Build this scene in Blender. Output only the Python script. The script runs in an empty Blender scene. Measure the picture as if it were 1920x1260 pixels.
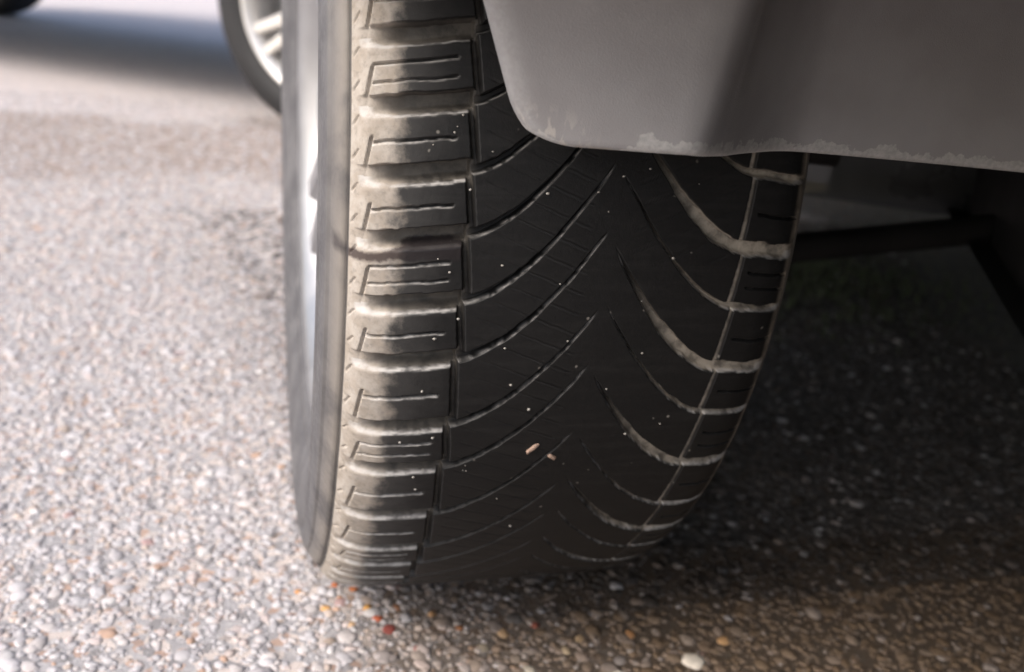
import bpy, bmesh, math, random
import numpy as np
from mathutils import Matrix, Vector
SC = bpy.context.scene
COL = SC.collection
RNG = np.random.default_rng(7)
random.seed(7)
D2R = math.pi / 180

# ------------------------------------------------------------------ camera
ZS = 0.012                                   # how far the loaded tyre is pressed down
CAM = np.array([-0.141, -0.6799, 0.4185 - ZS])
RX = np.array([0.96740582, -0.23936735, 0.08263932])
UX = np.array([0.01125859, 0.36667277, 0.93028185])
FX = np.array([0.25298069, 0.89902967, -0.35741631])
cam = bpy.data.cameras.new('camera')
cam.sensor_width = 36.0
cam.lens = 36.0 * 1844.4 / 1920.0
cam.clip_start, cam.clip_end = 0.01, 1000
cam.dof.use_dof = True
cam.dof.focus_distance = 0.385
cam.dof.aperture_fstop = 8.6
co = bpy.data.objects.new('camera', cam)
M3 = Matrix((RX, UX, -FX)).transposed()
co.matrix_world = Matrix.Translation(Vector(CAM)) @ M3.to_4x4()
COL.objects.link(co)
SC.camera = co

# ------------------------------------------------------------------ light
SUN_EL, SUN_AZ = 44.0, 246.0                 # azimuth of the sun, clockwise from +Y
w = bpy.data.worlds.new('World'); SC.world = w; w.use_nodes = True
nt = w.node_tree
sky = nt.nodes.new('ShaderNodeTexSky'); sky.sky_type = 'NISHITA'; sky.sun_disc = False
sky.sun_elevation = SUN_EL * D2R; sky.sun_rotation = SUN_AZ * D2R
sky.air_density = 1.0; sky.dust_density = 4.0; sky.ozone_density = 0.6
bg = nt.nodes['Background']; bg.inputs[1].default_value = 0.15
nt.links.new(sky.outputs[0], bg.inputs[0])
sl = bpy.data.lights.new('sun', 'SUN'); sl.energy = 1.3; sl.angle = 28 * D2R; sl.color = (1, .975, .95)
so = bpy.data.objects.new('sun', sl); COL.objects.link(so)
sd = Vector((math.sin(SUN_AZ*D2R)*math.cos(SUN_EL*D2R), math.cos(SUN_AZ*D2R)*math.cos(SUN_EL*D2R), math.sin(SUN_EL*D2R)))
so.rotation_euler = sd.to_track_quat('Z', 'Y').to_euler()
SC.view_settings.view_transform = 'Standard'
SC.view_settings.look = 'None'
SC.view_settings.exposure = 1.05
SC.view_settings.gamma = 1.0

# ------------------------------------------------------------------ materials
class NT:
    def __init__(s, name):
        s.m = bpy.data.materials.new(name); s.m.use_nodes = True
        s.t = s.m.node_tree; s.b = s.t.nodes['Principled BSDF']
    def n(s, typ, **kw):
        x = s.t.nodes.new(typ)
        for k, v in kw.items(): setattr(x, k, v)
        return x
    def l(s, a, b): s.t.links.new(a, b)
    def put(s, sock, v):
        if isinstance(v, bpy.types.NodeSocket): s.l(v, sock)
        elif isinstance(v, (tuple, list)) and len(v) == 3 and sock.type == 'RGBA': sock.default_value = (*v, 1)
        else: sock.default_value = v
    def math(s, op, a, b=0.0, clamp=False):
        x = s.n('ShaderNodeMath', operation=op); x.use_clamp = clamp
        s.put(x.inputs[0], a); s.put(x.inputs[1], b); return x.outputs[0]
    def noise(s, scale, detail=4, rough=.55, vec=None, dist=0.0):
        x = s.n('ShaderNodeTexNoise'); x.inputs['Scale'].default_value = scale
        x.inputs['Detail'].default_value = detail; x.inputs['Roughness'].default_value = rough
        x.inputs['Distortion'].default_value = dist
        s.l(vec or s.pos(), x.inputs['Vector']); return x.outputs[0]
    def pos(s):
        if not hasattr(s, '_p'): s._p = s.n('ShaderNodeTexCoord').outputs['Object']
        return s._p
    def attr(s, name, out='Fac'):
        x = s.n('ShaderNodeAttribute'); x.attribute_name = name; return x.outputs[out]
    def ramp(s, v, a, b, lo=0.0, hi=1.0):
        x = s.n('ShaderNodeMapRange'); x.interpolation_type = 'SMOOTHSTEP'
        s.put(x.inputs['Value'], v); x.inputs['From Min'].default_value = a; x.inputs['From Max'].default_value = b
        x.inputs['To Min'].default_value = lo; x.inputs['To Max'].default_value = hi
        return x.outputs[0]
    def mix(s, f, a, b):
        x = s.n('ShaderNodeMix', data_type='RGBA')
        s.put(x.inputs['Factor'], f); s.put(x.inputs[6], a); s.put(x.inputs[7], b); return x.outputs[2]
    def bump(s, h, strength=.3, dist=.001):
        x = s.n('ShaderNodeBump'); x.inputs['Strength'].default_value = strength; x.inputs['Distance'].default_value = dist
        s.l(h, x.inputs['Height']); s.l(x.outputs[0], s.b.inputs['Normal'])
    def base(s, v): s.put(s.b.inputs['Base Color'], v)
    def rough(s, v): s.put(s.b.inputs['Roughness'], v)

def mat_rubber():
    k = NT('tyre_rubber')
    u = k.attr('u_mm'); g = k.attr('groove'); st = k.attr('stain_reach'); ed = k.attr('edge')
    nz = k.noise(48, 6, .65); nf = k.noise(420, 4, .6); nm = k.noise(160, 5, .6)
    wob = k.math('MULTIPLY', k.math('SUBTRACT', nz, .5), 20.0)
    wob2 = k.math('MULTIPLY', k.math('SUBTRACT', nm, .5), 13.0)
    uu = k.math('ADD', k.math('ADD', u, wob), wob2)
    st = k.ramp(k.math('ADD', st, k.math('ADD', k.math('MULTIPLY', k.math('SUBTRACT', nm, .5), .9), k.math('MULTIPLY', k.math('SUBTRACT', nf, .5), .3))), -.12, .22, 0, .93)
    # worn dusty outer shoulder, greyish band next to it, clean black centre
    d_sh = k.ramp(uu, -83.0, -92.5)
    d_gr = k.ramp(uu, -62, -87, 0, .085)
    d_in = k.math('MULTIPLY', k.ramp(u, 83.0, 86.5), k.ramp(nm, .3, .6, .35, .8))
    wear = k.n('ShaderNodeMapping'); wear.inputs['Scale'].default_value = (25, 260, 260); k.l(k.pos(), wear.inputs['Vector'])
    rub = k.mix(k.math('ADD', k.ramp(nf, .3, .75, 0, .5), k.ramp(k.noise(1, 4, .6, wear.outputs[0]), .45, .75, 0, .9)), (.0085, .0085, .0088), (.0145, .0143, .0143))
    c = k.mix(d_gr, rub, (.33, .32, .31))
    c = k.mix(d_in, c, (.3, .26, .21))
    tan = k.mix(k.ramp(nm, .3, .7), (.30, .262, .22), (.39, .355, .315))
    d2 = k.math('MULTIPLY', d_sh, k.ramp(nf, .2, .55, .62, .93))
    d2 = k.math('MULTIPLY', d2, k.ramp(g, .25, .9, 1, .30))  # groove floors painted darker, standing in for the shade they hold
    c = k.mix(d2, c, tan)
    # dirt packed in the groove floors: lots on the inner side, little on the outer centre
    right = k.ramp(u, 3, 42); lsh = k.ramp(u, -56, -62)
    side = k.math('ADD', k.math('MULTIPLY', right, .95), k.math('MULTIPLY', lsh, .22))
    gd = k.math('MULTIPLY', k.ramp(g, .15, .5), side)
    gd = k.math('MULTIPLY', gd, k.ramp(nm, .3, .62, .35, 1.0))
    c = k.mix(gd, c, k.mix(nz, (.34, .295, .24), (.46, .42, .36)))
    # rubbed chalky edges, plus the light caught on upward edges painted in
    c = k.mix(k.math('MULTIPLY', ed, k.ramp(nm, .3, .6, .2, .75)), c, (.50, .485, .47))
    # dark wet streak
    c = k.mix(st, c, k.mix(d_sh, (.018, .015, .016), (.05, .037, .034)))
    # sparse grit specks
    v = k.n('ShaderNodeTexVoronoi'); v.inputs['Scale'].default_value = 150; k.l(k.pos(), v.inputs['Vector'])
    sp = k.math('MULTIPLY', k.ramp(v.outputs['Distance'], .16, .05), k.ramp(k.noise(130, 0), .66, .70))
    c = k.mix(k.math('MULTIPLY', sp, .5), c, (.4, .37, .33))
    k.base(c)
    k.rough(k.math('SUBTRACT', k.ramp(d2, 0, 1, .55, .85), k.math('MULTIPLY', st, .2)))
    k.b.inputs['Specular IOR Level'].default_value = .28
    h = k.math('ADD', k.math('MULTIPLY', nf, .5), k.math('MULTIPLY', k.noise(1500, 2), .25))
    k.bump(h, .35, .0008)
    return k.m

def mat_sidewall():
    k = NT('tyre_sidewall')
    nz = k.noise(40, 5); nf = k.noise(300, 4); st = k.attr('stain_shade'); u = k.attr('u_mm')
    c = k.mix(k.ramp(nz, .3, .7), (.058, .057, .061), (.105, .103, .106))
    # tan dust on the outermost band, thinning towards the rim
    dm = k.math('MULTIPLY', k.ramp(u, 31, 15), k.ramp(nz, .28, .6, .12, .6))
    c = k.mix(dm, c, (.25, .22, .185))
    d3 = k.math('MULTIPLY', k.ramp(u, 14.5, 11.5), k.ramp(nf, .2, .6, .6, .9))
    c = k.mix(d3, c, (.34, .295, .24))
    c = k.mix(k.attr('dark'), c, (.02, .018, .016))
    c = k.mix(k.math('MULTIPLY', st, .85), c, (.03, .026, .028))
    k.base(c); k.rough(k.ramp(nf, .2, .8, .5, .72))
    k.bump(nf, .25, .0008)
    return k.m

def simple(name, col, rough=.5, metal=0.0, var=.15, scale=60, bump=.1, bscale=None, coat=0.0):
    k = NT(name)
    nz = k.noise(scale, 5)
    lo = tuple(c*(1-var) for c in col); hi = tuple(min(1, c*(1+var)) for c in col)
    k.base(k.mix(k.ramp(nz, .25, .75), lo, hi))
    k.rough(k.ramp(nz, .2, .8, max(.02, rough-.08), min(1, rough+.1)))
    k.b.inputs['Metallic'].default_value = metal
    k.b.inputs['Coat Weight'].default_value = coat
    if bump: k.bump(k.noise(bscale or scale*6, 3), bump, .0006)
    return k.m

def mat_bumper():
    k = NT('bumper_plastic')
    p = k.pos(); nz = k.noise(30, 5); nf = k.noise(260, 5, .6)
    c = k.mix(k.ramp(nz, .3, .7), (.278, .268, .270), (.320, .313, .316))
    c = k.mix(k.ramp(k.noise(1400, 2), .62, .78, 0, .35), c, (.26, .24, .23))
    # scraped lower edge: pale chips whose reach follows a noise
    h = k.attr('above_edge'); al = k.attr('along')
    comb = k.noise(110, 3, .55); fine = k.noise(500, 4, .65)
    reach = k.math('ADD', k.math('MULTIPLY', k.math('SUBTRACT', comb, .47), 17), k.math('MULTIPLY', k.math('SUBTRACT', fine, .5), 4))
    amt = k.math('ADD', k.ramp(al, -22, -14, 0, 1), k.ramp(al, -30, -48, 0, .75))
    reach = k.math('MULTIPLY', k.math('ADD', reach, 4.2), amt)
    chip = k.ramp(k.math('SUBTRACT', reach, h), -.15, .35)
    chipc = k.mix(k.ramp(fine, .3, .7), (.36, .36, .355), (.50, .49, .48))
    # narrow scraped line on the very edge all along
    line = k.math('MULTIPLY', k.ramp(h, 1.5, .7), k.ramp(k.noise(220, 3), .38, .5))
    c = k.mix(k.math('MULTIPLY', line, .8), c, (.36, .33, .30))
    c = k.mix(k.math('MULTIPLY', chip, .9), c, chipc)
    # scuffed corner and rubbed outer edge
    v = k.n('ShaderNodeMapping'); v.inputs['Scale'].default_value = (420, 420, 110); v.inputs['Rotation'].default_value = (0, .35, 0)
    k.l(p, v.inputs['Vector'])
    sc = k.math('MULTIPLY', k.ramp(k.noise(1, 2, .5, v.outputs[0]), .54, .62), k.ramp(h, 17, 2))
    sc = k.math('MULTIPLY', sc, k.ramp(al, -22, -40))
    c = k.mix(k.math('MULTIPLY', sc, .85), c, (.48, .45, .42))
    rub = k.math('MULTIPLY', k.attr('rub'), k.ramp(fine, .35, .65, .1, .6))
    c = k.mix(rub, c, (.36, .36, .36))
    k.base(c); k.rough(.62)
    k.b.inputs['Specular IOR Level'].default_value = .35
    gr = k.n('ShaderNodeTexVoronoi'); gr.inputs['Scale'].default_value = 1900; k.l(p, gr.inputs['Vector'])
    k.bump(k.math('ADD', gr.outputs['Distance'], k.math('MULTIPLY', nf, .4)), .16, .0004)
    return k.m

def mat_ground():
    k = NT('pavement_mortar')
    a = k.noise(9, 6); b = k.noise(140, 6, .7); f = k.noise(520, 4, .7)
    c = k.mix(k.ramp(b, .3, .7), (.27, .26, .264), (.40, .385, .39))
    v = k.n('ShaderNodeTexVoronoi'); v.inputs['Scale'].default_value = 150; k.l(k.pos(), v.inputs['Vector'])
    cl = k.n('ShaderNodeSeparateColor'); k.l(v.outputs['Color'], cl.inputs[0])
    c = k.mix(k.math('MULTIPLY', k.ramp(cl.outputs[0], .55, .7), .75), c, (.58, .50, .45))
    c = k.mix(k.math('MULTIPLY', k.ramp(cl.outputs[1], .86, .9), .6), c, (.36, .20, .12))
    c = k.mix(k.math('MULTIPLY', k.ramp(cl.outputs[2], .80, .9), .55), c, (.14, .13, .13))
    # brownish penumbra painted across the pavement further off
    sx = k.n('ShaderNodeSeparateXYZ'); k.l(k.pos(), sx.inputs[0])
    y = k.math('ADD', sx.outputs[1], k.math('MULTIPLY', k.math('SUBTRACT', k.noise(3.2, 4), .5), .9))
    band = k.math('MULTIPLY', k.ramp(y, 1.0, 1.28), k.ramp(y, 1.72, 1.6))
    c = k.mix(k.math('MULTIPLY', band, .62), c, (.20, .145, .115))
    far = k.ramp(y, 1.66, 1.78)  # sunlit pavement beyond the band, painted paler
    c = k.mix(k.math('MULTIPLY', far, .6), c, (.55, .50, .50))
    # grime and the cars' own shade, painted in where they stand
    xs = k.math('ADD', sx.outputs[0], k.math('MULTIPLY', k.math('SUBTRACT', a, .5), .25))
    dirt_shade = k.math('MULTIPLY', k.ramp(xs, -.06, .10, 0, .85), k.ramp(sx.outputs[1], 1.2, .6))
    c = k.mix(dirt_shade, c, (.022, .017, .012))
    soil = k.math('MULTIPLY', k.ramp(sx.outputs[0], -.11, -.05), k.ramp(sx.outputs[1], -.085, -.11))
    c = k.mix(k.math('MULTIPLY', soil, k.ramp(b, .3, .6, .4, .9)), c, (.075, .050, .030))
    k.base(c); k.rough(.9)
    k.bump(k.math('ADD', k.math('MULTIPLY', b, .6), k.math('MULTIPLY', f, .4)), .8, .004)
    return k.m

def mat_pebble(obj_color):
    k = NT('pebble_stone_single' if obj_color else 'pebble_stone')
    if obj_color: c0 = k.n('ShaderNodeObjectInfo').outputs['Color']
    else: c0 = k.attr('tint', 'Color')
    g = k.n('ShaderNodeNewGeometry').outputs['Position']
    nz = k.noise(260, 4, .6, g)
    hs = k.n('ShaderNodeHueSaturation'); k.l(c0, hs.inputs['Color']); k.l(k.ramp(nz, .25, .75, .85, 1.12), hs.inputs['Value'])
    k.base(hs.outputs[0]); k.rough(k.ramp(nz, .2, .8, .6, .9)); k.b.inputs['Specular IOR Level'].default_value = .3
    k.bump(nz, .3, .001)
    return k.m

M_RUB, M_SIDE, M_BUMP = mat_rubber(), mat_sidewall(), mat_bumper()
M_GROUND, M_PEB, M_PEB1 = mat_ground(), mat_pebble(False), mat_pebble(True)
M_ALLOY = simple('alloy_silver', (.34, .34, .35), .42, .75, .05, 40, .03, 300)
M_ALLOY2 = simple('alloy_bright', (.70, .68, .65), .38, .6, .06, 30, .03, 200)
M_DARK = simple('dark_underbody', (.018, .017, .017), .8, 0, .3, 30, .4, 120)
M_STEEL = simple('brake_steel', (.28, .26, .24), .45, .8, .25, 60, .15)
M_RUST = simple('rusty_iron', (.045, .032, .027), .75, .2, .35, 50, .4)
M_PAINT = simple('grey_car_paint', (.05, .052, .056), .3, .35, .0, 20, 0, coat=.6)
M_PAINT2 = simple('silver_car_paint', (.36, .37, .39), .3, .4, .0, 20, 0, coat=.6)
M_GLASS = simple('car_glass', (.02, .024, .026), .06, 0, .05, 5, 0)
M_TYRE2 = simple('plain_tyre_rubber', (.014, .014, .015), .7, 0, .3, 30, .2, 200)
M_CHIP = simple('tan_stone', (.34, .235, .18), .7, 0, .25, 200, .3)
M_WHITE = simple('pale_grit', (.30, .285, .26), .6, 0, .2, 300, .2)
M_LAMP = simple('red_lamp', (.35, .02, .02), .2, 0, .1, 20, 0, coat=.5)
M_MOSS = simple('moss_green', (.06, .075, .035), .85, 0, .4, 60, .3)

# ------------------------------------------------------------------ mesh helpers
def link(name, me, mat=None, parent=None):
    o = bpy.data.objects.new(name, me)
    if mat is not None and me is not None and not me.materials: me.materials.append(mat)
    COL.objects.link(o)
    if parent is not None: o.parent = parent
    return o
def np_mesh(name, V, F, attrs=None, smooth=True, normals=None):
    V = np.asarray(V, np.float32); F = np.asarray(F, np.int32); k = F.shape[1]
    me = bpy.data.meshes.new(name)
    me.vertices.add(len(V)); me.vertices.foreach_set('co', V.ravel())
    me.loops.add(F.size); me.loops.foreach_set('vertex_index', F.ravel())
    me.polygons.add(len(F)); me.polygons.foreach_set('loop_start', np.arange(0, F.size, k, dtype=np.int32))
    me.update(calc_edges=True)
    if smooth: me.polygons.foreach_set('use_smooth', np.ones(len(F), bool))
    for n, a in (attrs or {}).items():
        a = np.asarray(a, np.float32)
        if a.ndim == 1:
            at = me.attributes.new(n, 'FLOAT', 'POINT'); at.data.foreach_set('value', a)
        else:
            at = me.attributes.new(n, 'FLOAT_COLOR', 'POINT')
            at.data.foreach_set('color', np.concatenate([a, np.ones((len(a), 1), np.float32)], 1).ravel())
    if normals is not None: me.normals_split_custom_set_from_vertices(np.asarray(normals, np.float32))
    return me
def bm_mesh(name, bm, smooth=True, bevel=0, seg=2):
    if bevel:
        bmesh.ops.bevel(bm, geom=[e for e in bm.edges if len(e.link_faces) == 2 and e.calc_face_angle(0) > .5],
                        offset=bevel, segments=seg, affect='EDGES', profile=.5)
    bmesh.ops.recalc_face_normals(bm, faces=bm.faces)
    me = bpy.data.meshes.new(name); bm.to_mesh(me); bm.free()
    if smooth:
        me.polygons.foreach_set('use_smooth', np.ones(len(me.polygons), bool))
        me.set_sharp_from_angle(angle=.7)
    return me
def box_bm(x0, x1, y0, y1, z0, z1):
    bm = bmesh.new(); bmesh.ops.create_cube(bm, size=1)
    for v in bm.verts: v.co = ((x0+x1)/2+v.co.x*(x1-x0), (y0+y1)/2+v.co.y*(y1-y0), (z0+z1)/2+v.co.z*(z1-z0))
    return bm
def tube_mesh(name, pts, r, n=12):
    V, F = [], []
    pts = [Vector(p) for p in pts]
    for i, p in enumerate(pts):
        t = (pts[min(i+1, len(pts)-1)]-pts[max(i-1, 0)]).normalized()
        a = t.orthogonal().normalized(); b = t.cross(a)
        rr = r[i] if isinstance(r, (list, tuple)) else r
        for j in range(n):
            an = 2*math.pi*j/n; V.append(p+a*math.cos(an)*rr+b*math.sin(an)*rr)
    for i in range(len(pts)-1):
        for j in range(n): F.append((i*n+j, i*n+(j+1) % n, (i+1)*n+(j+1) % n, (i+1)*n+j))
    bm = bmesh.new(); vs = [bm.verts.new(v) for v in V]
    for f in F: bm.faces.new([vs[i] for i in f])
    bm.faces.new(vs[:n][::-1]); bm.faces.new(vs[-n:])
    return bm_mesh(name, bm)
def lathe(name, prof, n=128, closed=False, attr_fn=None):
    """prof: (x along the axle, radius); the axle runs along local X."""
    P = np.array(prof); th = np.linspace(0, 2*np.pi, n, endpoint=False)
    V = np.stack([np.repeat(P[:, 0], n), np.outer(P[:, 1], np.cos(th)).ravel(), np.outer(P[:, 1], np.sin(th)).ravel()], 1)
    m = len(P); F = []
    for i in range(m if closed else m-1):
        i2 = (i+1) % m; j = np.arange(n); j2 = (j+1) % n
        F.append(np.stack([i*n+j, i*n+j2, i2*n+j2, i2*n+j], 1))
    return np_mesh(name, V, np.concatenate(F))
def empty(name, loc, label=None, cat=None, group=None, rz=0):
    o = bpy.data.objects.new(name, None); COL.objects.link(o); o.location = loc; o.rotation_euler = (0, 0, rz)
    o.empty_display_size = .1
    if label: o['label'] = label
    if cat: o['category'] = cat
    if group: o['group'] = group
    return o

# ------------------------------------------------------------------ ground
gm = np_mesh('ground', [(-150, -150, 0), (150, -150, 0), (150, 150, 0), (-150, 150, 0)], [(0, 1, 2, 3)], smooth=False)
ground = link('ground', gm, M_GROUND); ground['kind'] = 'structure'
ground['label'] = 'pale exposed aggregate pavement set with small pebbles'

def dome(seed, n=9):
    r = np.random.default_rng(seed); V = [(0, 0, 1.0)]
    for z, q in ((.72, .66), (.2, 1.0), (-.35, .88)):
        for j in range(n):
            a = 2*math.pi*j/n+(.35 if z == .2 else 0)
            V.append((q*math.cos(a), q*math.sin(a), z))
    V = np.array(V); V *= 1+r.normal(0, .085, (len(V), 1)); V[:, 2] += r.normal(0, .05, len(V))
    F = [(0, 1+j, 1+(j+1) % n) for j in range(n)]
    for k in range(2):
        for j in range(n):
            a, b = 1+k*n+j, 1+k*n+(j+1) % n
            F += [(a, a+n, b+n), (a, b+n, b)]
    return V, np.array(F)
DOMES = [dome(s) for s in range(8)]
PAL = np.array([(.50, .49, .505), (.60, .58, .585), (.57, .52, .49), (.61, .49, .44), (.47, .44, .445), (.34, .33, .34), (.72, .70, .68),
                (.50, .37, .26), (.52, .25, .08), (.27, .08, .05), (.13, .125, .13), (.40, .30, .24)])
PALP = np.array([.22, .19, .14, .11, .10, .06, .05, .04, .010, .006, .015, .02]); PALP /= PALP.sum()
def scatter(n, x0, x1, y0, y1, med, sig, dmin, dmax):
    xy = np.stack([RNG.uniform(x0, x1, n), RNG.uniform(y0, y1, n)], 1)
    d = np.clip(med*np.exp(RNG.normal(0, sig, n)), dmin, dmax); return xy, d
S1 = scatter(78000, -.62, .75, -.34, .62, .0040, .45, .0018, .013)
S2 = scatter(26000, -1.3, .9, .62, 2.0, .0075, .3, .004, .014)
S3 = scatter(420, -.5, .6, -.33, .6, .0105, .18, .007, .017)
# the few large coloured stones by the contact patch
SPEC = [(-.0711, -.1426, .0115, (.50, .26, .07)), (-.0597, -.1635, .0105, (.20, .05, .04)), (.1265, -.221, .0165, (.66, .60, .52)), (-.1145, -.1167, .006, (.5, .24, .09)), (-.0905, -.112, .0065, (.40, .12, .04)), (-.078, -.118, .007, (.42, .14, .05)),
        (.0476, -.1995, .009, (.42, .33, .22)), (-.0041, -.1897, .010, (.30, .25, .19)), (-.066, -.152, .008, (.36, .09, .04)), (-.098, -.137, .008, (.52, .30, .12)), (.02, -.214, .010, (.40, .36, .30)), (.155, -.205, .010, (.45, .27, .13)), (.075, -.225, .010, (.55, .50, .44)), (-.045, -.186, .008, (.24, .07, .05)), (-.088, -.128, .0065, (.45, .2, .07)), (-.072, -.131, .006, (.38, .16, .06)), (-.052, -.142, .0075, (.26, .12, .06)), (-.03, -.152, .008, (.34, .2, .1)), (-.015, -.168, .007, (.3, .13, .06)), (.012, -.178, .009, (.36, .24, .14)), (-.083, -.156, .007, (.5, .34, .2)), (.035, -.172, .008, (.2, .06, .04)), (.06, -.19, .009, (.42, .3, .18)), (.095, -.19, .009, (.38, .2, .09))]
SP = np.array([q[:3] for q in SPEC])
XY = np.concatenate([S1[0], S2[0], S3[0], SP[:, :2]]); DD = np.concatenate([S1[1], S2[1], S3[1], SP[:, 2]])
SPX = np.concatenate([np.full(len(S1[0])+len(S2[0])+len(S3[0]), -1), np.arange(len(SPEC))])
Q = np.column_stack([XY, np.zeros(len(XY))])-CAM
dep = Q @ FX; px = 960+1844.4*(Q @ RX)/np.maximum(dep, .05); py = 630-1844.4*(Q @ UX)/np.maximum(dep, .05)
vis = (dep > .2) & (px > -260) & (px < 2180) & (py > -160) & (py < 1420)
XY, DD, dep, px, py, SPX = XY[vis], DD[vis], dep[vis], px[vis], py[vis], SPX[vis]
tint = .79*(lambda t: .45+np.array([.0, -.012, -.005])+.52*(t-.45))(PAL[RNG.choice(len(PAL), len(XY), p=PALP)])*RNG.normal(1, .10, (len(XY), 1))
# stones darkened where the car has stood: soil plus its shade painted in
stain_shade = (np.clip((XY[:, 0]+.06+.22*(XY[:, 1]+.22)+RNG.normal(0, .04, len(XY)))/.16, 0, 1)*np.where(RNG.random(len(XY)) < .07, .25, RNG.uniform(.75, .98, len(XY))))[:, None]*(XY[:, 1] < .9)[:, None]
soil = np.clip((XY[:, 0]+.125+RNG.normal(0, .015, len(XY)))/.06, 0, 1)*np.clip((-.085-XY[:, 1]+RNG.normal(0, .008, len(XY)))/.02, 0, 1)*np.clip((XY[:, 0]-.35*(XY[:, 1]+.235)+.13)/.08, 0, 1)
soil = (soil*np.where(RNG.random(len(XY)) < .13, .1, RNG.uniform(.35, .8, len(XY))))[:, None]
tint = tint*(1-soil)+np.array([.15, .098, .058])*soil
tint = np.clip(tint*(1-stain_shade)+np.where(XY[:, 1:2] < -.165, np.array([[.115, .078, .048]]), np.array([[.022, .017, .013]]))*stain_shade, .01, .9)
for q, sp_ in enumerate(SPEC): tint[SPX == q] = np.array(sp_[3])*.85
inframe = (px > 0) & (px < 1920) & (py > 0) & (py < 1260) & ~((px > 540) & (px < 1440) & (py < 1060))
size = np.where(inframe, DD/dep, 0); order = np.argsort(-size); big = order[:300]; rest = order[300:]
ang = RNG.uniform(0, 2*np.pi, len(XY)); asp = RNG.uniform(.62, .98, len(XY)); hz = RNG.uniform(.22, .46, len(XY)); tid = RNG.integers(0, 8, len(XY))
VV, FF, TT, off = [], [], [], 0
for t in range(8):
    idx = rest[tid[rest] == t]; V, F = DOMES[t]; n = len(idx)
    a = (DD[idx]/2)[:, None]; X = V[None, :, 0]*a; Y = V[None, :, 1]*a*asp[idx, None]; Z = V[None, :, 2]*a*hz[idx, None]
    c, s = np.cos(ang[idx])[:, None], np.sin(ang[idx])[:, None]
    P = np.stack([X*c-Y*s+XY[idx, 0:1], X*s+Y*c+XY[idx, 1:2], Z], 2).reshape(-1, 3)
    VV.append(P); FF.append((F[None]+(np.arange(n)*len(V))[:, None, None]).reshape(-1, 3)+off); off += n*len(V)
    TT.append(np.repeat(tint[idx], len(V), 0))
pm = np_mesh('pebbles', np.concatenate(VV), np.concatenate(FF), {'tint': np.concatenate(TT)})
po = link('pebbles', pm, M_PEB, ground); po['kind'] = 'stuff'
pmesh = []
for t in range(8):
    V, F = DOMES[t]; me = np_mesh('pebble', V, F); me.materials.append(M_PEB1); pmesh.append(me)
for i in big:
    o = bpy.data.objects.new('pebble', pmesh[tid[i]]); COL.objects.link(o); o.parent = ground
    r = DD[i]/2; o.location = (XY[i, 0], XY[i, 1], 0); o.scale = (r, r*asp[i], r*hz[i]); o.rotation_euler = (0, 0, ang[i])
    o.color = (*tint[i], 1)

# ------------------------------------------------------------------ the tyre
R = 0.316
STEER = 30*D2R
car = empty('parked_car', (0, 0, 0), 'foreground car showing its dusty turned front tyre and scraped grey bumper corner', 'car')
HUB = Vector((0, 0, R-ZS))
SEC = np.array([(0, 0), (30, .25), (60, 1.0), (75, 1.8), (86, 3.0), (94, 5.2), (98.5, 7.2), (100.9, 9.2), (103.0, 12.0), (104.6, 14.4)])
def pchip(x, y, q):
    h = np.diff(x); d = np.diff(y)/h; m = np.zeros(len(x))
    m[1:-1] = np.where(d[:-1]*d[1:] > 0, 2*d[:-1]*d[1:]/(d[:-1]+d[1:]+1e-12), 0); m[0] = 0; m[-1] = d[-1]
    i = np.clip(np.searchsorted(x, q)-1, 0, len(x)-2); t = (q-x[i])/h[i]
    return (2*t**3-3*t**2+1)*y[i]+(t**3-2*t**2+t)*h[i]*m[i]+(-2*t**3+3*t**2)*y[i+1]+(t**3-t**2)*h[i]*m[i+1]
arc = np.concatenate([[0], np.cumsum(np.hypot(*np.diff(SEC, axis=0).T))])
NU = 228
aq = np.linspace(0, arc[-1], NU); su = pchip(arc, SEC[:, 0], aq); sdp = pchip(arc, SEC[:, 1], aq)
SECR = np.array([(0, 0), (30, .25), (60, 1.0), (72, 2.0), (80, 4.2), (85, 7.0), (88, 9.8), (90.2, 13.0), (91.6, 16.4)])
arcR = np.concatenate([[0], np.cumsum(np.hypot(*np.diff(SECR, axis=0).T))]); aq = np.linspace(0, arcR[-1], NU)
U = np.concatenate([-su[:0:-1], pchip(arcR, SECR[:, 0], aq)]); DROP = np.concatenate([sdp[:0:-1], pchip(arcR, SECR[:, 1], aq)])
tu = np.gradient(U); tr = np.gradient(-DROP); ln = np.hypot(tu, tr); NUx, NUr = -tr/ln, tu/ln          # section normal (x, r)
AU = np.abs(U)
Vc = np.where(AU < 60, -11*np.clip(1-AU/60, 0, 1)**1.6, .022*(AU-60))
TL = np.array([-14.2, -9.5, -4.7, -.1, 5, 9.9, 16.3, 21.2, 28, 34.6]); TR = np.array([-15.2, -10.0, -5.1, .7, 5.6, 11.2, 15.9, 22.2, 28.7, 33.9])
def extend(T):
    a = [T[0]]; s = [4.7, 5.6, 4.7, 6.0]
    i = 0
    while a[0] > -60: a.insert(0, a[0]-s[i % 4]); i += 1
    b = list(T)
    i = 0
    while b[-1] < 110: b.append(b[-1]+s[i % 4]); i += 1
    return np.array(a[:-1]+b)
TL, TR = extend(TL), extend(TR)
kL0 = int(np.argmin(abs(TL-(-.1)))); kR0 = int(np.argmin(abs(TR-.7)))
def smooth(x): x = np.clip(x, 0, 1); return x*x*(3-2*x)
DEGMM = R*1000*D2R
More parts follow.
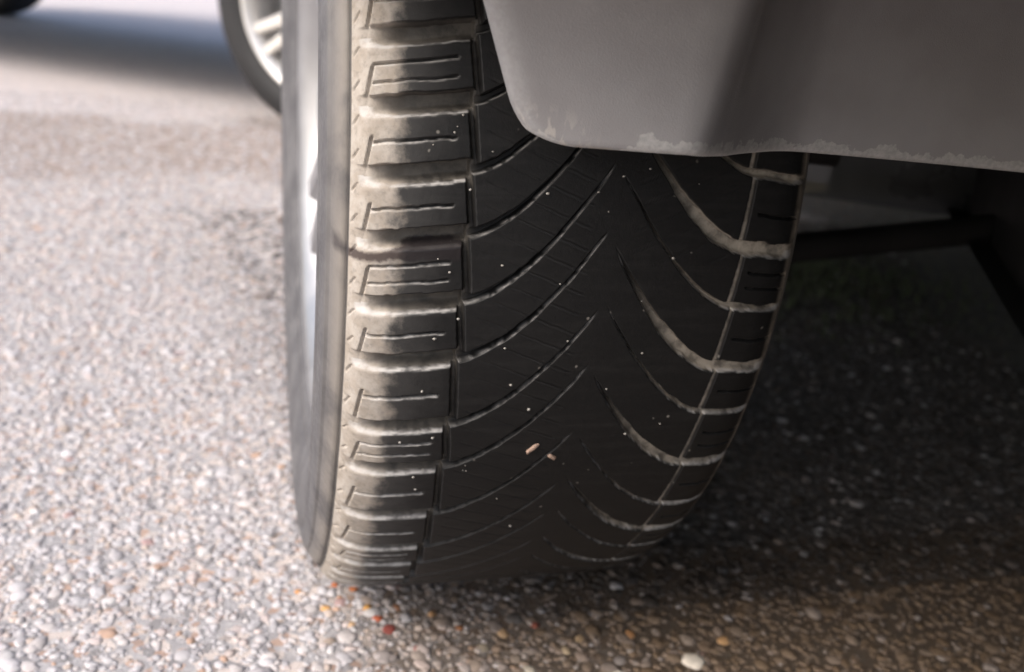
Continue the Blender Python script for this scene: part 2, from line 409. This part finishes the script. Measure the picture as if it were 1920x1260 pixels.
def vnoise(a, b, seed):
    r = np.random.default_rng(seed); G = r.random((64, 64))
    ia, ib = np.floor(a).astype(int), np.floor(b).astype(int); fa, fb = smooth(a-ia), smooth(b-ib)
    g = lambda i, j: G[i % 64, j % 64]
    return (g(ia, ib)*(1-fa)+g(ia+1, ib)*fa)*(1-fb)+(g(ia, ib+1)*(1-fa)+g(ia+1, ib+1)*fa)*fb
def tread(s):
    """s: (n,) rows in degrees along the V-shaped pattern -> depths (mm), block ids."""
    S, UU = np.meshgrid(s, U, indexing='ij'); left = UU < 0; A = np.where(UU > 60, 60+(UU-60)*1.40, np.abs(UU)); TH = S+Vc[None]
    # gentle hand-cut irregularity
    Sj = S+.12*(vnoise(TH*.9+50, UU*.11+50, 3)-.5)+.10*(vnoise(TH*.3+50, UU*.4+50, 4)-.5)
    sdist = np.full(S.shape, 99.); kidx = np.zeros(S.shape, int); fr = np.zeros(S.shape); wide = np.zeros(S.shape)
    for side, T, k0 in ((True, TL, kL0), (False, TR, kR0)):
        m = left if side else ~left
        x = Sj[m]; i = np.clip(np.searchsorted(T, x)-1, 0, len(T)-2)
        p = T[i+1]-T[i]; f = (x-T[i])/p
        near = np.where(f < .5, i, i+1); sdist[m] = (x-T[near])*DEGMM; kidx[m] = i; fr[m] = f
        wide[m] = ((near-k0) % 2 == 0)
    c_in = np.clip(A/60, 0, 1)
    wl = np.where(A > 59, 3.9, .75+1.15*c_in**.8)
    wn = 1+.5*(vnoise(UU*.16+50, TH*.5+50, 31)-.5)
    wr = wn*np.where(A > 59, np.where(wide > 0, 2.9, 1.6), np.where(wide > 0, .5+2.7*np.sin(np.clip(c_in, 0, 1)*2.3), .4+.9*c_in))
    hw = np.where(left, wl, wr)
    Dm = np.where(A > 60, np.where(left, 7.5, 4.0), 1.2+3.0*smooth((A-2)/14))*smooth((A-1.5)/5)
    Dm = Dm*(1-.80*smooth((A-85)/16))
    dist = np.abs(sdist)
    up = np.where(A > 59, .9, .9); lo = np.where(A > 59, np.where(left, 4.2, 2.2), 1.2)
    lat = Dm*np.minimum(smooth((hw+up*.5+sdist)/up), smooth((hw+lo*.35-sdist)/lo))
    uc = 59.4+2.8*(.5-fr)
    circ = np.where(left, 3.6, 2.2)*smooth((np.where(left, 1.25, 1.0)+.45-np.abs(A-uc))/.9)
    # inner shoulder edge rib on the right, dirt collects behind it
    main = np.maximum(lat, circ)
    # fine sipes
    def line(q, hw_, dp, soft=.45): return dp*smooth((hw_+soft-np.abs(q))/soft)
    pit = np.where(left, 1, 1)*5.2*DEGMM
    sh = smooth((A-65.5)/1.5)*smooth((98.0-A)/1.0)
    par = (kidx % 3 == 0)
    q1 = np.where(par, (fr-.40)*pit, (fr-.52)*pit); q2 = np.where(par, (fr-.66)*pit, 99)
    sip = np.maximum(line(q1, .24, 1.7), line(q2, .2, 1.3))*sh
    lip = np.maximum(smooth((q1-.25)/.35)*smooth((1.5-q1)/.7), smooth((q2-.25)/.35)*smooth((1.3-q2)/.6))*sh*(.25+.6*vnoise(UU*.5+90, TH*2+60, 41))
    cen = smooth((A-8)/3)*smooth((55-A)/3)
    z1 = TH-.075*(58-A)+.05*np.abs(((A/4.5) % 2)-1)
    qs = ((z1/1.72) % 1-.5)*1.72*DEGMM
    sip = np.maximum(sip, line(qs, .10, .26, .40)*cen*(main < .3)*(left | (TH < 2)))
    # slanted cuts along the outer ends of the shoulder blocks, and short dashes outside them
    ul = 97.6+3.0*(fr-.42)/.62
    cut = line(A-ul, .28, 1.6)*smooth((fr-.40)/.04)*smooth((1.02-fr)/.03)
    ul2 = 102.0+2.3*((fr % .5)-.10)/.17
    dash = line(A-ul2, .22, .8, .3)*smooth(((fr % .5)-.10)/.02)*smooth((.27-(fr % .5))/.02)
    sip = np.maximum(sip, np.maximum(cut, dash))
    main = main*smooth((103.4-A)/3.5)
    d = np.maximum(main, sip)*smooth((104.5-A)/.8)
    # slightly uneven worn crown
    d = d+.22*(vnoise(TH*.35+50, UU*.05+50, 9)-.5)
    colm = np.where(left, np.where(A > uc, 0, 1), np.where(A > uc, 3, 2))
    floor = main > np.where(A > 57, np.where(left, 2.4, 1.2), .6*np.maximum(Dm, 1.5))
    bid = np.where(floor, -1, kidx*4+colm)
    edge = smooth((main-.12)/.5)*smooth((2.4-main)/1.0)*(sdist > 0)*(lat > .05)
    edge = edge*np.where(left & (A < 59), .5-.38*smooth((TH-6)/16), 1)
    edge = np.maximum(edge, lip*left)
    return S, UU, TH, d, main, bid, edge
def stain_of(TH, UU):
    a = np.clip((UU+90)/10, 0, 1)
    c = 1.15+.9*np.clip((-78-UU)/20, 0, 1)
    return (.42+.36*smooth(a))-np.abs(TH-c)-2.0*np.clip((UU+62)/4, 0, 1)
def tread_xyz(TH, d):
    r = R*1000-DROP[None]-d*NUr[None]; x = U[None]-d*NUx[None]; t = TH*D2R
    P = np.stack([x+0*r, -r*np.cos(t), -r*np.sin(t)], 2)/1000
    return P
def grid_normals(P):
    a = np.gradient(P, axis=0); b = np.gradient(P, axis=1); n = np.cross(b, a)
    return n/np.linalg.norm(n, axis=2, keepdims=True)
# the fine arc that faces the lens
s_f = np.arange(-34, 72, .088)
S, UU, TH, dep_mm, main, bid, edge = tread(s_f)
P = tread_xyz(TH, dep_mm); N = grid_normals(P)
nvec = np.stack([NUx[None]+0*TH, -NUr[None]*np.cos(TH*D2R), -NUr[None]*np.sin(TH*D2R)], 2)
if (N*nvec).sum() < 0: N = -N
P[:, :, 2] = np.maximum(P[:, :, 2], -(R-ZS)+.0004)
ATT = {'u_mm': UU, 'groove': main/np.where(UU < -59, 6.5, 4.2), 'stain_reach': stain_of(TH, UU), 'edge': edge}
nr, nc = TH.shape
idx = np.arange(nr*nc).reshape(nr, nc)
quads = np.stack([idx[:-1, :-1], idx[1:, :-1], idx[1:, 1:], idx[:-1, 1:]], 2).reshape(-1, 4)
bq = bid.reshape(-1)[quads]; fid = bq.max(1); mn = bq.min(1)
fid = np.where((bq == -1).sum(1) >= 2, -1, fid)
Pf, Nf = P.reshape(-1, 3), N.reshape(-1, 3); Af = {k: v.reshape(-1) for k, v in ATT.items()}
def sub(name, F):
    u_, inv = np.unique(F, return_inverse=True)
    return np_mesh(name, Pf[u_], inv.reshape(F.shape), {k: a[u_] for k, a in Af.items()}, normals=Nf[u_])
# carcass: groove floors of the fine arc + a coarser rest of the ring
tyre = link('tyre', sub('tyre', quads[fid == -1]), M_RUB, car); tyre.location = HUB
tyre['label'] = 'worn black tyre with V-shaped tread and chalky outer shoulder'
s_c = np.concatenate([np.arange(s_f[-1], 360-34, .6), [360+s_f[0]]])
sw = ((s_c+60) % 360)-60
_, UUc, THc, dc, mc, _, ec = tread(np.clip(sw, -58, 108))
for q in (0, -1):       # match the ends of the fine arc
    dc[q] = dep_mm[-1] if q == 0 else dep_mm[0]
THr = s_c[:, None]+Vc[None]
Pc = tread_xyz(THr, dc); Pc[:, :, 2] = np.maximum(Pc[:, :, 2], -(R-ZS)+.0004)
n2 = len(s_c); ix = np.arange(n2*nc).reshape(n2, nc)
qc = np.stack([ix[:-1, :-1], ix[1:, :-1], ix[1:, 1:], ix[:-1, 1:]], 2).reshape(-1, 4)
rest_o = link('tread_band', np_mesh('tread_band', Pc.reshape(-1, 3), qc, {'u_mm': UUc.reshape(-1), 'groove': mc.reshape(-1)/4.2, 'stain_reach': np.full(UUc.size, -9.), 'edge': ec.reshape(-1)}), M_RUB, tyre)
for b in np.unique(fid):
    if b < 0: continue
    F = quads[fid == b]
    if len(F) < 30: continue
    o = link('tread_block' if b % 4 in (1, 2) else 'shoulder_block', sub('tread_block', F), M_RUB, tyre)

# sidewalls (outer with its ribs, inner plain)
def sidewall(sign, name, parent):
    pr = [(104.6, 14.4), (105.1, 15.2), (105.3, 15.5), (103.4, 15.9), (103.4, 16.6), (105.6, 16.9), (106.3, 17.0), (107.8, 19), (109.6, 22), (110.9, 25),
          (111.2, 26.0), (112.2, 26.5), (112.6, 27), (113.6, 31), (114.4, 36), (114.5, 38), (113.8, 38.6), (113.9, 39.2), (114.8, 46), (114.6, 54), (113.2, 64), (110.8, 74), (107.6, 83), (106.8, 84), (107.0, 85), (104.5, 93), (101.5, 98), (98.5, 102), (95, 104)]
    p = np.array(pr); n = 540
    if sign > 0: p[:, 0] -= 13.0; p[:, 1] = np.maximum(p[:, 1], 16.4+np.arange(len(p))*.01)
    th = np.linspace(0, 360, n, endpoint=False)
    T2, X = np.meshgrid(th, p[:, 0], indexing='ij'); DR = np.meshgrid(th, p[:, 1], indexing='ij')[1]
    wz = 0
    if sign < 0:        # fine moulded serration on the rim-side rib
        X = X+.25*(np.sin(T2*D2R*240) > 0)*((DR > 85.5) & (DR < 94))
    r = R*1000-DR
    V = np.stack([sign*X, -r*np.cos(T2*D2R), -r*np.sin(T2*D2R)], 2)/1000
    V[:, :, 2] = np.maximum(V[:, :, 2], -(R-ZS)+.0004)
    m = len(p); I = np.arange(n*m).reshape(n, m); J = np.roll(I, -1, 0)
    F = np.stack([I[:, :-1], I[:, 1:], J[:, 1:], J[:, :-1]], 2).reshape(-1, 4)
    if sign < 0: F = F[:, ::-1]
    tt = ((T2+180) % 360)-180
    dark = np.exp(-((DR-15.6)/1.15)**2)*.97+np.exp(-((DR-38.9)/.5)**2)*.5
    st = smooth((.75-np.abs(tt-1.75+.3*np.sin(DR*.3)))/.3)*smooth((26-DR)/5) if sign < 0 else 0*tt
    return link(name, np_mesh(name, V.reshape(-1, 3), F, {'u_mm': DR.reshape(-1), 'dark': dark.reshape(-1), 'stain_shade': st.reshape(-1)}), M_SIDE, parent)
sidewall(-1, 'sidewall', tyre); sidewall(1, 'sidewall', tyre)

# grit caught on the tread: little pale stones with their own shape
def tyre_point(u, th, lift=0.0):
    dr = np.interp(abs(u), SEC[:, 0], SEC[:, 1]); r = R*1000-dr+lift
    return Vector((u, -r*math.cos(th*D2R), -r*math.sin(th*D2R)))/1000
VV, FF, off = [], [], 0
GR = [(-52, -6), (-45, 2.2), (-40, 9), (-49, 21.2), (-48.2, 21.9), (-49.6, 21.8), (-67, -7.2), (-66, -7.6), (-73, 13), (-66, 2.8), (-70, 8.2), (28, 1.5), (17, 5), (9, 13), (-3, -2), (2, -4.6), (-8, -3.4), (35, -4.2), (24, 18), (-20, 3.6), (-13, 8.4),
      (-35, 12.4), (40, 17), (-60, -3.3), (-61, 6.5), (-29, -3.2), (-64, -8.4), (-71, 1.8), (-30, 26), (-18, 31), (-66, 17.8), (-72, 22.6), (13, -5.2), (-25, 14.9), (22, 9.6), (-75, -6.3), (-80, 18.4), (-70, 24.3)]
for i, (u, t) in enumerate(GR):
    V, F = DOMES[i % 8]; c = tyre_point(u, t, .1); nrm = (c-Vector((c.x, 0, 0))).normalized(); qd = nrm.to_track_quat('Z', 'Y').to_matrix()
    a = (random.uniform(.3, .85) if u > -85 else random.uniform(.9, 1.3))/1000
    W = (V*np.array([a, a*random.uniform(.6, 1), a*(.9 if u > -85 else .14)])) @ np.array(qd).T+np.array(c)
    VV.append(W); FF.append(F+off); off += len(V)
go = link('grit', np_mesh('grit', np.concatenate(VV), np.concatenate(FF)), M_WHITE, tyre); go['kind'] = 'stuff'

# two tan stone chips wedged in the tread
for (u, t, rot, ln_, lab) in ((-19.5, 19.3, .9, 4.2, 'long tan stone chip wedged in the tread of the big tyre'), (-9, 20.4, -.6, 2.6, 'short tan stone chip nearer the middle of the tyre tread')):
    bm = bmesh.new(); bmesh.ops.create_icosphere(bm, subdivisions=2, radius=1)
    for v in bm.verts: v.co = Vector((max(-.8, min(.85, v.co.x*1.25))*ln_, max(-.8, min(.9, v.co.y*1.3))*1.15, v.co.z*1.0))*random.uniform(.82, 1.1)/1000
    o = link('stone_chip', bm_mesh('stone_chip', bm, smooth=False), M_CHIP)
    c = tyre_point(u, t, .3); nrm = (c-Vector((c.x, 0, 0))).normalized()
    mw = nrm.to_track_quat('Z', 'Y').to_matrix().to_4x4() @ Matrix.Rotation(rot, 4, 'Z'); mw.translation = c+HUB
    o.matrix_world = mw; o['label'] = lab; o['category'] = 'stone'; o['group'] = 'stone chips stuck in the tread'

# ------------------------------------------------------------------ wheels
def spoke_mesh(name, a0, w0, w1, r0, r1, x0, x1, th=.012):
    """one tapering spoke, outer face towards -X, running outward at angle 0 (+Z)."""
    bm = bmesh.new(); rows = []
    for q in np.linspace(0, 1, 7):
        r = r0+(r1-r0)*q; wd = (w0+(w1-w0)*q)/2; x = x0+(x1-x0)*q**1.4
        rows.append([bm.verts.new((x+th, -wd, r)), bm.verts.new((x+.003, -wd, r)), bm.verts.new((x-.002, -wd*.6, r)), bm.verts.new((x-.002, wd*.6, r)), bm.verts.new((x+.003, wd, r)), bm.verts.new((x+th, wd, r))])
    for a, b in zip(rows, rows[1:]):
        for j in range(6): bm.faces.new((a[j], a[(j+1) % 6], b[(j+1) % 6], b[j]))
    bm.faces.new(rows[0]); bm.faces.new(rows[-1][::-1])
    return bm_mesh(name, bm)
def rim(parent, loc, r, wdt, face, mat, nspoke, rot0=0.0, rz=0.0):
    """alloy rim; r = flange radius, face = x of the outer face (negative)."""
    pr = [(face-.001, r-.004), (face-.004, r), (face-.002, r+.004), (face+.004, r+.005), (face+.008, r-.004), (face+.016, r-.010), (face+.05, r-.022), (wdt, r-.016), (wdt+.01, r+.004), (wdt+.004, r-.004),
          (wdt-.01, r-.022), (face+.05, r-.030), (face+.018, r-.018), (face+.004, r-.012)]
    o = link('alloy_rim', lathe('alloy_rim', pr, 96, closed=True), mat, parent); o.location = loc; o.rotation_euler = (0, 0, rz)
    sm = spoke_mesh('spoke', 0, .034, .022, .035, r-.008, face+.012, face+.006)
    for k in range(nspoke):
        for dlt in (-.13, .13):
            s = link('spoke', sm, mat, o); s.rotation_euler = (rot0+2*math.pi*k/nspoke+dlt, 0, 0)
    h = link('hub_cap', lathe('hub_cap', [(face+.03, .052), (face+.012, .05), (face+.008, .045), (face+.007, .034), (face+.003, .031), (face+.001, .02), (face, .0005)], 48), mat, o)
    for k in range(5):
        a = rot0+2*math.pi*(k+.5)/5
        b = link('wheel_bolt', tube_mesh('wheel_bolt', [(face+.02, .042*math.cos(a), .042*math.sin(a)), (face+.004, .042*math.cos(a), .042*math.sin(a))], .0075, 6), M_STEEL, o)
    return o
rim(car, HUB, .2115, .09, -.0985, M_ALLOY, 5, .3)
bd = link('brake_disc', lathe('brake_disc', [(-.03, .03), (-.032, .06), (-.03, .135), (-.008, .135), (-.006, .06), (-.006, .03)], 64), M_STEEL, car); bd.location = HUB
cl = link('brake_caliper', bm_mesh('brake_caliper', box_bm(-.06, .03, -.03, .03, .09, .15), bevel=.012), M_RUST, car); cl.location = HUB; cl.rotation_euler = (-1.2, 0, 0)

# ------------------------------------------------------------------ bodywork of the near car
# car frame: lat = to the right in the picture, f = towards the lens
def carp(lat, f, z):
    return (lat*math.cos(STEER)-f*math.sin(STEER), -lat*math.sin(STEER)-f*math.cos(STEER), z)
def bumper():
    # plan path of the lower panel (x, y) : rounded outer return, front facet, fold, receding inner facet
    path = [(-.028, -.300), (-.0420, -.326), (-.0475, -.3385), (-.0498, -.3445), (-.0494, -.3488), (-.0458, -.3525), (-.036, -.3563), (-.020, -.3628), (-.004, -.3689), (.0005, -.3702), (.0045, -.3704), (.009, -.3683), (.018, -.3602), (.035, -.3440), (.050, -.3322), (.063, -.3245), (.075, -.3215), (.11, -.3225), (.20, -.331), (.32, -.352), (.55, -.392)]
    p = np.array(path); L = np.concatenate([[0], np.cumsum(np.hypot(*np.diff(p, axis=0).T))])
    n = 240; q = np.linspace(0, L[-1]**.6, n)**(1/.6); q[-1] = L[-1]
    X, Y = pchip(L, p[:, 0], q), pchip(L, p[:, 1], q)
    # heights measured from the lower edge: under-lip, rounded edge, face
    zb = .3466
    hs = [(.0006, .0052), (.0000, .0036), (.0002, .0020), (.0008, .0009), (.0018, .0002), (.0032, 0), (.005, 0)]+[(h, 0) for h in np.linspace(.008, .085, 26)]
    V, at_h, at_a, at_r = [], [], [], []
    tx, ty = np.gradient(X), np.gradient(Y); l = np.hypot(tx, ty); nx, ny = -ty/l, tx/l      # pointing inwards (+y)
    qs = np.arange(0, L[-1], .0004); kr = np.exp(-np.linspace(-2, 2, 41)**2); kr /= kr.sum()     # soften the edge normals along the fold
    sx_, sy_ = (np.interp(q, qs, np.convolve(np.pad(np.interp(qs, q, a), 20, 'edge'), kr, 'valid')) for a in (nx, ny))
    l = np.hypot(sx_, sy_); nx, ny = sx_/l, sy_/l
    for i in range(n):
        # the outer edge leans outwards with height; the corner is rounded in elevation too
        xe = X[i]
        corner = 1.0 if q[i] < L[3] else max(0.0, (-.0330-xe)/.0165)
        lift = .0030*min(corner, 1.0)**2.0
        tilt = -.068*min(max(0, xe-.003), .05)-.036*max(0, xe-.053)
        for h, ins in hs:
            hh = h+lift*(1-min(1, max(0, h)/.05))
            k = smooth(np.array((.03-xe)/.09)).item()
            x = xe-.40*hh*k*(1 if xe < .02 else .3)+.18*hh*math.exp(-((xe-.0045)/.02)**2)
            x += .0038*min(corner, 1)*max(0, 1-max(h, 0)/.014)**2
            y = Y[i]-.10*hh
            V.append((x+nx[i]*ins, y+ny[i]*ins, zb+hh+tilt+.09*max(0, -.350-Y[i]))); at_h.append(h*1000); at_a.append(xe*1000)
            at_r.append(smooth(np.array((-.0425-xe)/.004))*(q[i] > L[2]).item())
    m = len(hs); I = np.arange(n*m).reshape(n, m)
    F = np.stack([I[:-1, :-1], I[1:, :-1], I[1:, 1:], I[:-1, 1:]], 2).reshape(-1, 4)
    me = np_mesh('bumper', V, F, {'above_edge': at_h, 'along': at_a, 'rub': at_r})
    o = link('bumper', me, M_BUMP, car)
    sm = o.modifiers.new('thickness', 'SOLIDIFY'); sm.thickness = .003; sm.offset = -1
    o['label'] = 'grey grained plastic bumper corner with pale chips along its lower edge'
    return o
bumper()

def car_body(name, mat, parent, base, fwd, right, half, out, fa, fr_, nose_in=0.0):
    """lower body: side outline with wheel arches, extruded across and narrowed in plan at both ends."""
    def P(lat, f, z): return base+right*lat+fwd*f+Vector((0, 0, z))
    bm = bmesh.new(); NL = 13; rows = []
    for j in range(NL):
        s = -1+2*j/(NL-1); lat = half+s*half; row = []
        for f, z in out:
            ff = f
            q = abs(s)**3.2
            if f > fa: ff = fa+(f-fa)*(1-.55*q)
            if f < fr_: ff = fr_+(f-fr_)*(1-.5*q)
            tum = .035*max(0, (z-.55)/.4)*(-s)*(abs(s) > .99)
            ins = .26*nose_in*smooth(np.array((f-.02)/.55)).item()
            row.append(bm.verts.new(P(half+(lat-half)*(1-ins/half)+tum, ff, z)))
        rows.append(row)
    k = len(out)
    for a, b in zip(rows, rows[1:]):
        for i in range(k): bm.faces.new((a[i], a[(i+1) % k], b[(i+1) % k], b[i]))
    for r in (rows[0], rows[-1]):
        fs = bm.faces.new(r if r is rows[0] else r[::-1])
    bmesh.ops.triangulate(bm, faces=[f for f in bm.faces if len(f.verts) > 4])
    return link(name, bm_mesh(name, bm), mat, parent)
def arch(cx, cz, r, z0, n=12, z1=None):
    a0 = math.asin((z0-cz)/r); a1 = math.asin(((z0 if z1 is None else z1)-cz)/r)
    return [(cx+r*math.cos(t), cz+r*math.sin(t)) for t in np.linspace(a1, math.pi-a0, n)]
def cabin(parent, base, fwd, right, half, st, mat):
    bm = bmesh.new(); rows = []
    for f, z, ins in st:
        rows.append([bm.verts.new(base+right*(half+s*(half-ins)*q)+fwd*f+Vector((0, 0, z+dz))) for s, q, dz in ((-1, 1, 0), (-.5, 1, .012), (.5, 1, .012), (1, 1, 0))])
    for a, b in zip(rows, rows[1:]):
        for i in range(3): bm.faces.new((a[i], a[i+1], b[i+1], b[i]))
    for e in (0, 3): bm.faces.new([r[e] for r in rows] if e else [r[e] for r in rows][::-1])
    bmesh.ops.triangulate(bm, faces=[f for f in bm.faces if len(f.verts) > 4])
    return bm
def add_car(parent, base, fwd, right, half, mat, sc, cf, cr, zsill, nose_z, rad, near):
    """cf / cr = f positions of the front and rear axle."""
    low = [(cf+rad*1.28, nose_z)] if near else [(cf+.62*sc, .26*sc), (cf+rad*1.2+.02, .22*sc)]
    nose = [(cf+.60*sc, nose_z+.005), (cf+.70*sc, nose_z+.10), (cf+.68*sc, .72*sc), (cf+.36*sc, .88*sc), (cf-.45*sc, 1.0*sc)] if near else [(cf-.45*sc, 1.0*sc), (cf+.2*sc, .90*sc), (cf+.6*sc, .74*sc), (cf+.72*sc, .5*sc)]
    tail = [(cr-.35*sc, 1.0*sc), (cr-.62*sc, .92*sc), (cr-.70*sc, .55*sc), (cr-.64*sc, .27*sc), (cr-rad*1.2-.02, .21*sc)]
    if near: outl = low+nose+tail
    else: outl = list(reversed(low))+list(reversed(nose))+tail
    outl = outl+list(reversed(arch(cr, .30*sc, rad*1.16, .21*sc)))+[(cr+rad*1.2+.02, zsill), (cf-rad*1.2-.02, zsill)]+list(reversed(arch(cf, .30*sc, rad*1.16, .21*sc, 12, nose_z if near else None)))
    b = car_body('body', mat, parent, base, fwd, right, half, outl, cf+rad*1.2+.03, cr-rad*1.2-.03, 1.0 if near else 0.0)
    st = [(cf-.35*sc, .99*sc, .06), (cf-.95*sc, 1.40*sc, .17), (cf-1.4*sc, 1.46*sc, .17), (cr+.25*sc, 1.42*sc, .17), (cr-.48*sc, .99*sc, .08)]
    link('window_glass', bm_mesh('window_glass', cabin(parent, base, fwd, right, half, st, M_GLASS)), M_GLASS, parent)
    st2 = [(cf-.94*sc, 1.405*sc, .165), (cf-1.4*sc, 1.475*sc, .16), (cr+.25*sc, 1.435*sc, .16), (cr+.10*sc, 1.37*sc, .165)]
    link('roof', bm_mesh('roof', cabin(parent, base, fwd, right, half, st2, mat)), mat, parent)
    return b
fw = Vector(carp(0, 1, 0)); rt = Vector(carp(1, 0, 0))
def plain_wheel(parent, loc, rz, r, wd, mat, nsp, flange, face_sign=-1):
    h = wd/2
    pr = [(-h*.9, flange), (-h*1.02, flange+.02), (-h*1.04, (flange+r)/2), (-h*.98, r-.022), (-h*.86, r-.007), (-h*.55, r), (-h*.53, r-.006), (-h*.47, r-.006), (-h*.45, r), (-.003, r+.001), (-.0025, r-.005), (.0025, r-.005), (.003, r+.001), (h*.45, r), (h*.47, r-.006), (h*.53, r-.006), (h*.55, r), (h*.86, r-.007), (h*.98, r-.022), (h*1.04, (flange+r)/2), (h*.9, flange)]
    t = link('tyre', lathe('tyre', pr, 96), M_TYRE2, parent); t.location = loc; t.rotation_euler = (0, 0, rz)
    return t, rim(parent, loc, flange, h*.85, -h*.92, mat, nsp, .42, rz)

B0 = Vector((0, 0, 0))-rt*.125
add_car(car, B0, fw, rt, .84, M_PAINT, 1.0, 0, -2.5, .20, .425, .32, True)
# dark pan under engine and floor, struts and shaft
def car_box(name, l0, l1, f0, f1, z0, z1, mat, bev=.02):
    bm = box_bm(l0, l1, f0, f1, z0, z1)
    for v in bm.verts: v.co = Vector(carp(v.co.x, v.co.y, v.co.z))
    return link(name, bm_mesh(name, bm, bevel=bev), mat, car)
car_box('underbody', .40, 1.24, -2.95, .16, .215, .80, M_DARK)
car_box('wheel_arch_liner', .0, .40, -.44, .06, .69, .72, M_DARK, 0)
car_box('shade_valance', .31, 1.18, .50, .54, .19, .46, M_DARK, 0)  # out-of-view valance added to block front light under the car
car_box('splash_shield', -.02, .42, -.47, -.44, .23, .74, M_DARK, 0)
link('drive_shaft', tube_mesh('drive_shaft', [(.0, 0, R-ZS), (.09, -.01, R-ZS), (.10, -.012, R-ZS), (.26, -.06, .30)], [.026, .026, .013, .013]), M_DARK, car)
link('suspension_strut', tube_mesh('suspension_strut', [(.13, .03, .26), (.135, .03, .42), (.14, .03, .43), (.17, .02, .72)], [.026, .026, .045, .05]), M_DARK, car)
link('control_arm', tube_mesh('control_arm', [(.06, .02, .20), (.20, .03, .19), (.66, .0, .25)], [.013, .012, .013]), M_DARK, car)
for lat in (-.03, 1.49):
    c = Vector(carp(lat, -2.5, .304))
    plain_wheel(car, c, -STEER if lat < 0 else math.pi-STEER, .305, .2, M_ALLOY2, 5, .2)
plain_wheel(car, Vector(carp(1.49, 0, .304)), math.pi-STEER, .305, .2, M_ALLOY2, 5, .2)

# ------------------------------------------------------------------ the other car, across the pavement
A2 = -36*D2R                                                      # it runs away to the left, its near end towards the lens
f2 = Vector((math.cos(A2), math.sin(A2), 0)); r2 = Vector((math.sin(A2), -math.cos(A2), 0))   # r2 faces the open pavement
car2 = empty('parked_car', (0, 0, 0), 'pale silver car parked behind, only its bright alloy wheel in view at the upper left', 'car')
W2 = Vector((.062, 1.60, .290)); R2 = .290
base2 = Vector((W2.x, W2.y, 0))-r2*(1.30+.10)
def add_far_body():
    out = [(.40, .44), (.52, .50), (.56, .70), (.45, .95), (-.30, 1.02), (-2.9, 1.02), (-3.1, .75), (-3.05, .42), (-2.82, .40)]
    out += list(reversed(arch(-2.5, .29, .34, .38)))+[(-2.12, .38), (-.38, .38)]+list(reversed(arch(0, .29, .34, .38, 12, .44)))
    car_body('body', M_PAINT2, car2, base2, f2, r2, .75, out, .45, -2.95)
    st = [(-.25, 1.01, .06), (-.75, 1.42, .17), (-1.3, 1.48, .17), (-2.3, 1.44, .17), (-2.95, 1.01, .08)]
    link('window_glass', bm_mesh('window_glass', cabin(car2, base2, f2, r2, .75, st, M_GLASS)), M_GLASS, car2)
    st2 = [(-.74, 1.425, .165), (-1.3, 1.495, .16), (-2.3, 1.455, .16), (-2.42, 1.40, .165)]
    link('roof', bm_mesh('roof', cabin(car2, base2, f2, r2, .75, st2, M_PAINT2)), M_PAINT2, car2)
add_far_body()
bm = box_bm(-.60, .45, -2.9, .30, .36, .70)
for v in bm.verts: v.co = base2+r2*(.75+v.co.x)+f2*v.co.y+Vector((0, 0, v.co.z))
link('underbody', bm_mesh('underbody', bm), M_DARK, car2)
face = math.atan2(-r2.y, -r2.x)                                   # turns the rim's outer face (-X) towards r2
for fpos in (0, -2.5):
    c = W2+f2*fpos
    plain_wheel(car2, c, face, R2, .18, M_ALLOY2, 5, .213)
    plain_wheel(car2, c-r2*1.30, face+math.pi, R2, .18, M_ALLOY2, 5, .213)

# ------------------------------------------------------------------ moss and grass at the far side under the car
VV, FF, off = [], [], 0
for i in range(1500):
    x, y = random.gauss(.62, .16), random.gauss(.56, .12)
    a = random.uniform(0, 2*math.pi); h = random.uniform(.006, .030)*math.exp(-((x-.62)/.25)**2-((y-.56)/.2)**2)+.004
    wv = random.uniform(.0008, .0018); lx, ly = random.gauss(0, .4)*h, random.gauss(0, .4)*h
    c, s = math.cos(a)*wv, math.sin(a)*wv
    VV += [(x-c, y-s, -.001), (x+c, y+s, -.001), (x+c*.6+lx*.5, y+s*.6+ly*.5, h*.6), (x-c*.6+lx*.5, y-s*.6+ly*.5, h*.6), (x+lx*1.2, y+ly*1.2, h)]
    FF += [(off, off+1, off+2), (off, off+2, off+3), (off+3, off+2, off+4)]; off += 5
mo = link('moss', np_mesh('moss', VV, FF), M_MOSS); mo['kind'] = 'stuff'; mo['label'] = 'thin green moss and grass on the shaded pavement under the car'; mo['category'] = 'moss'
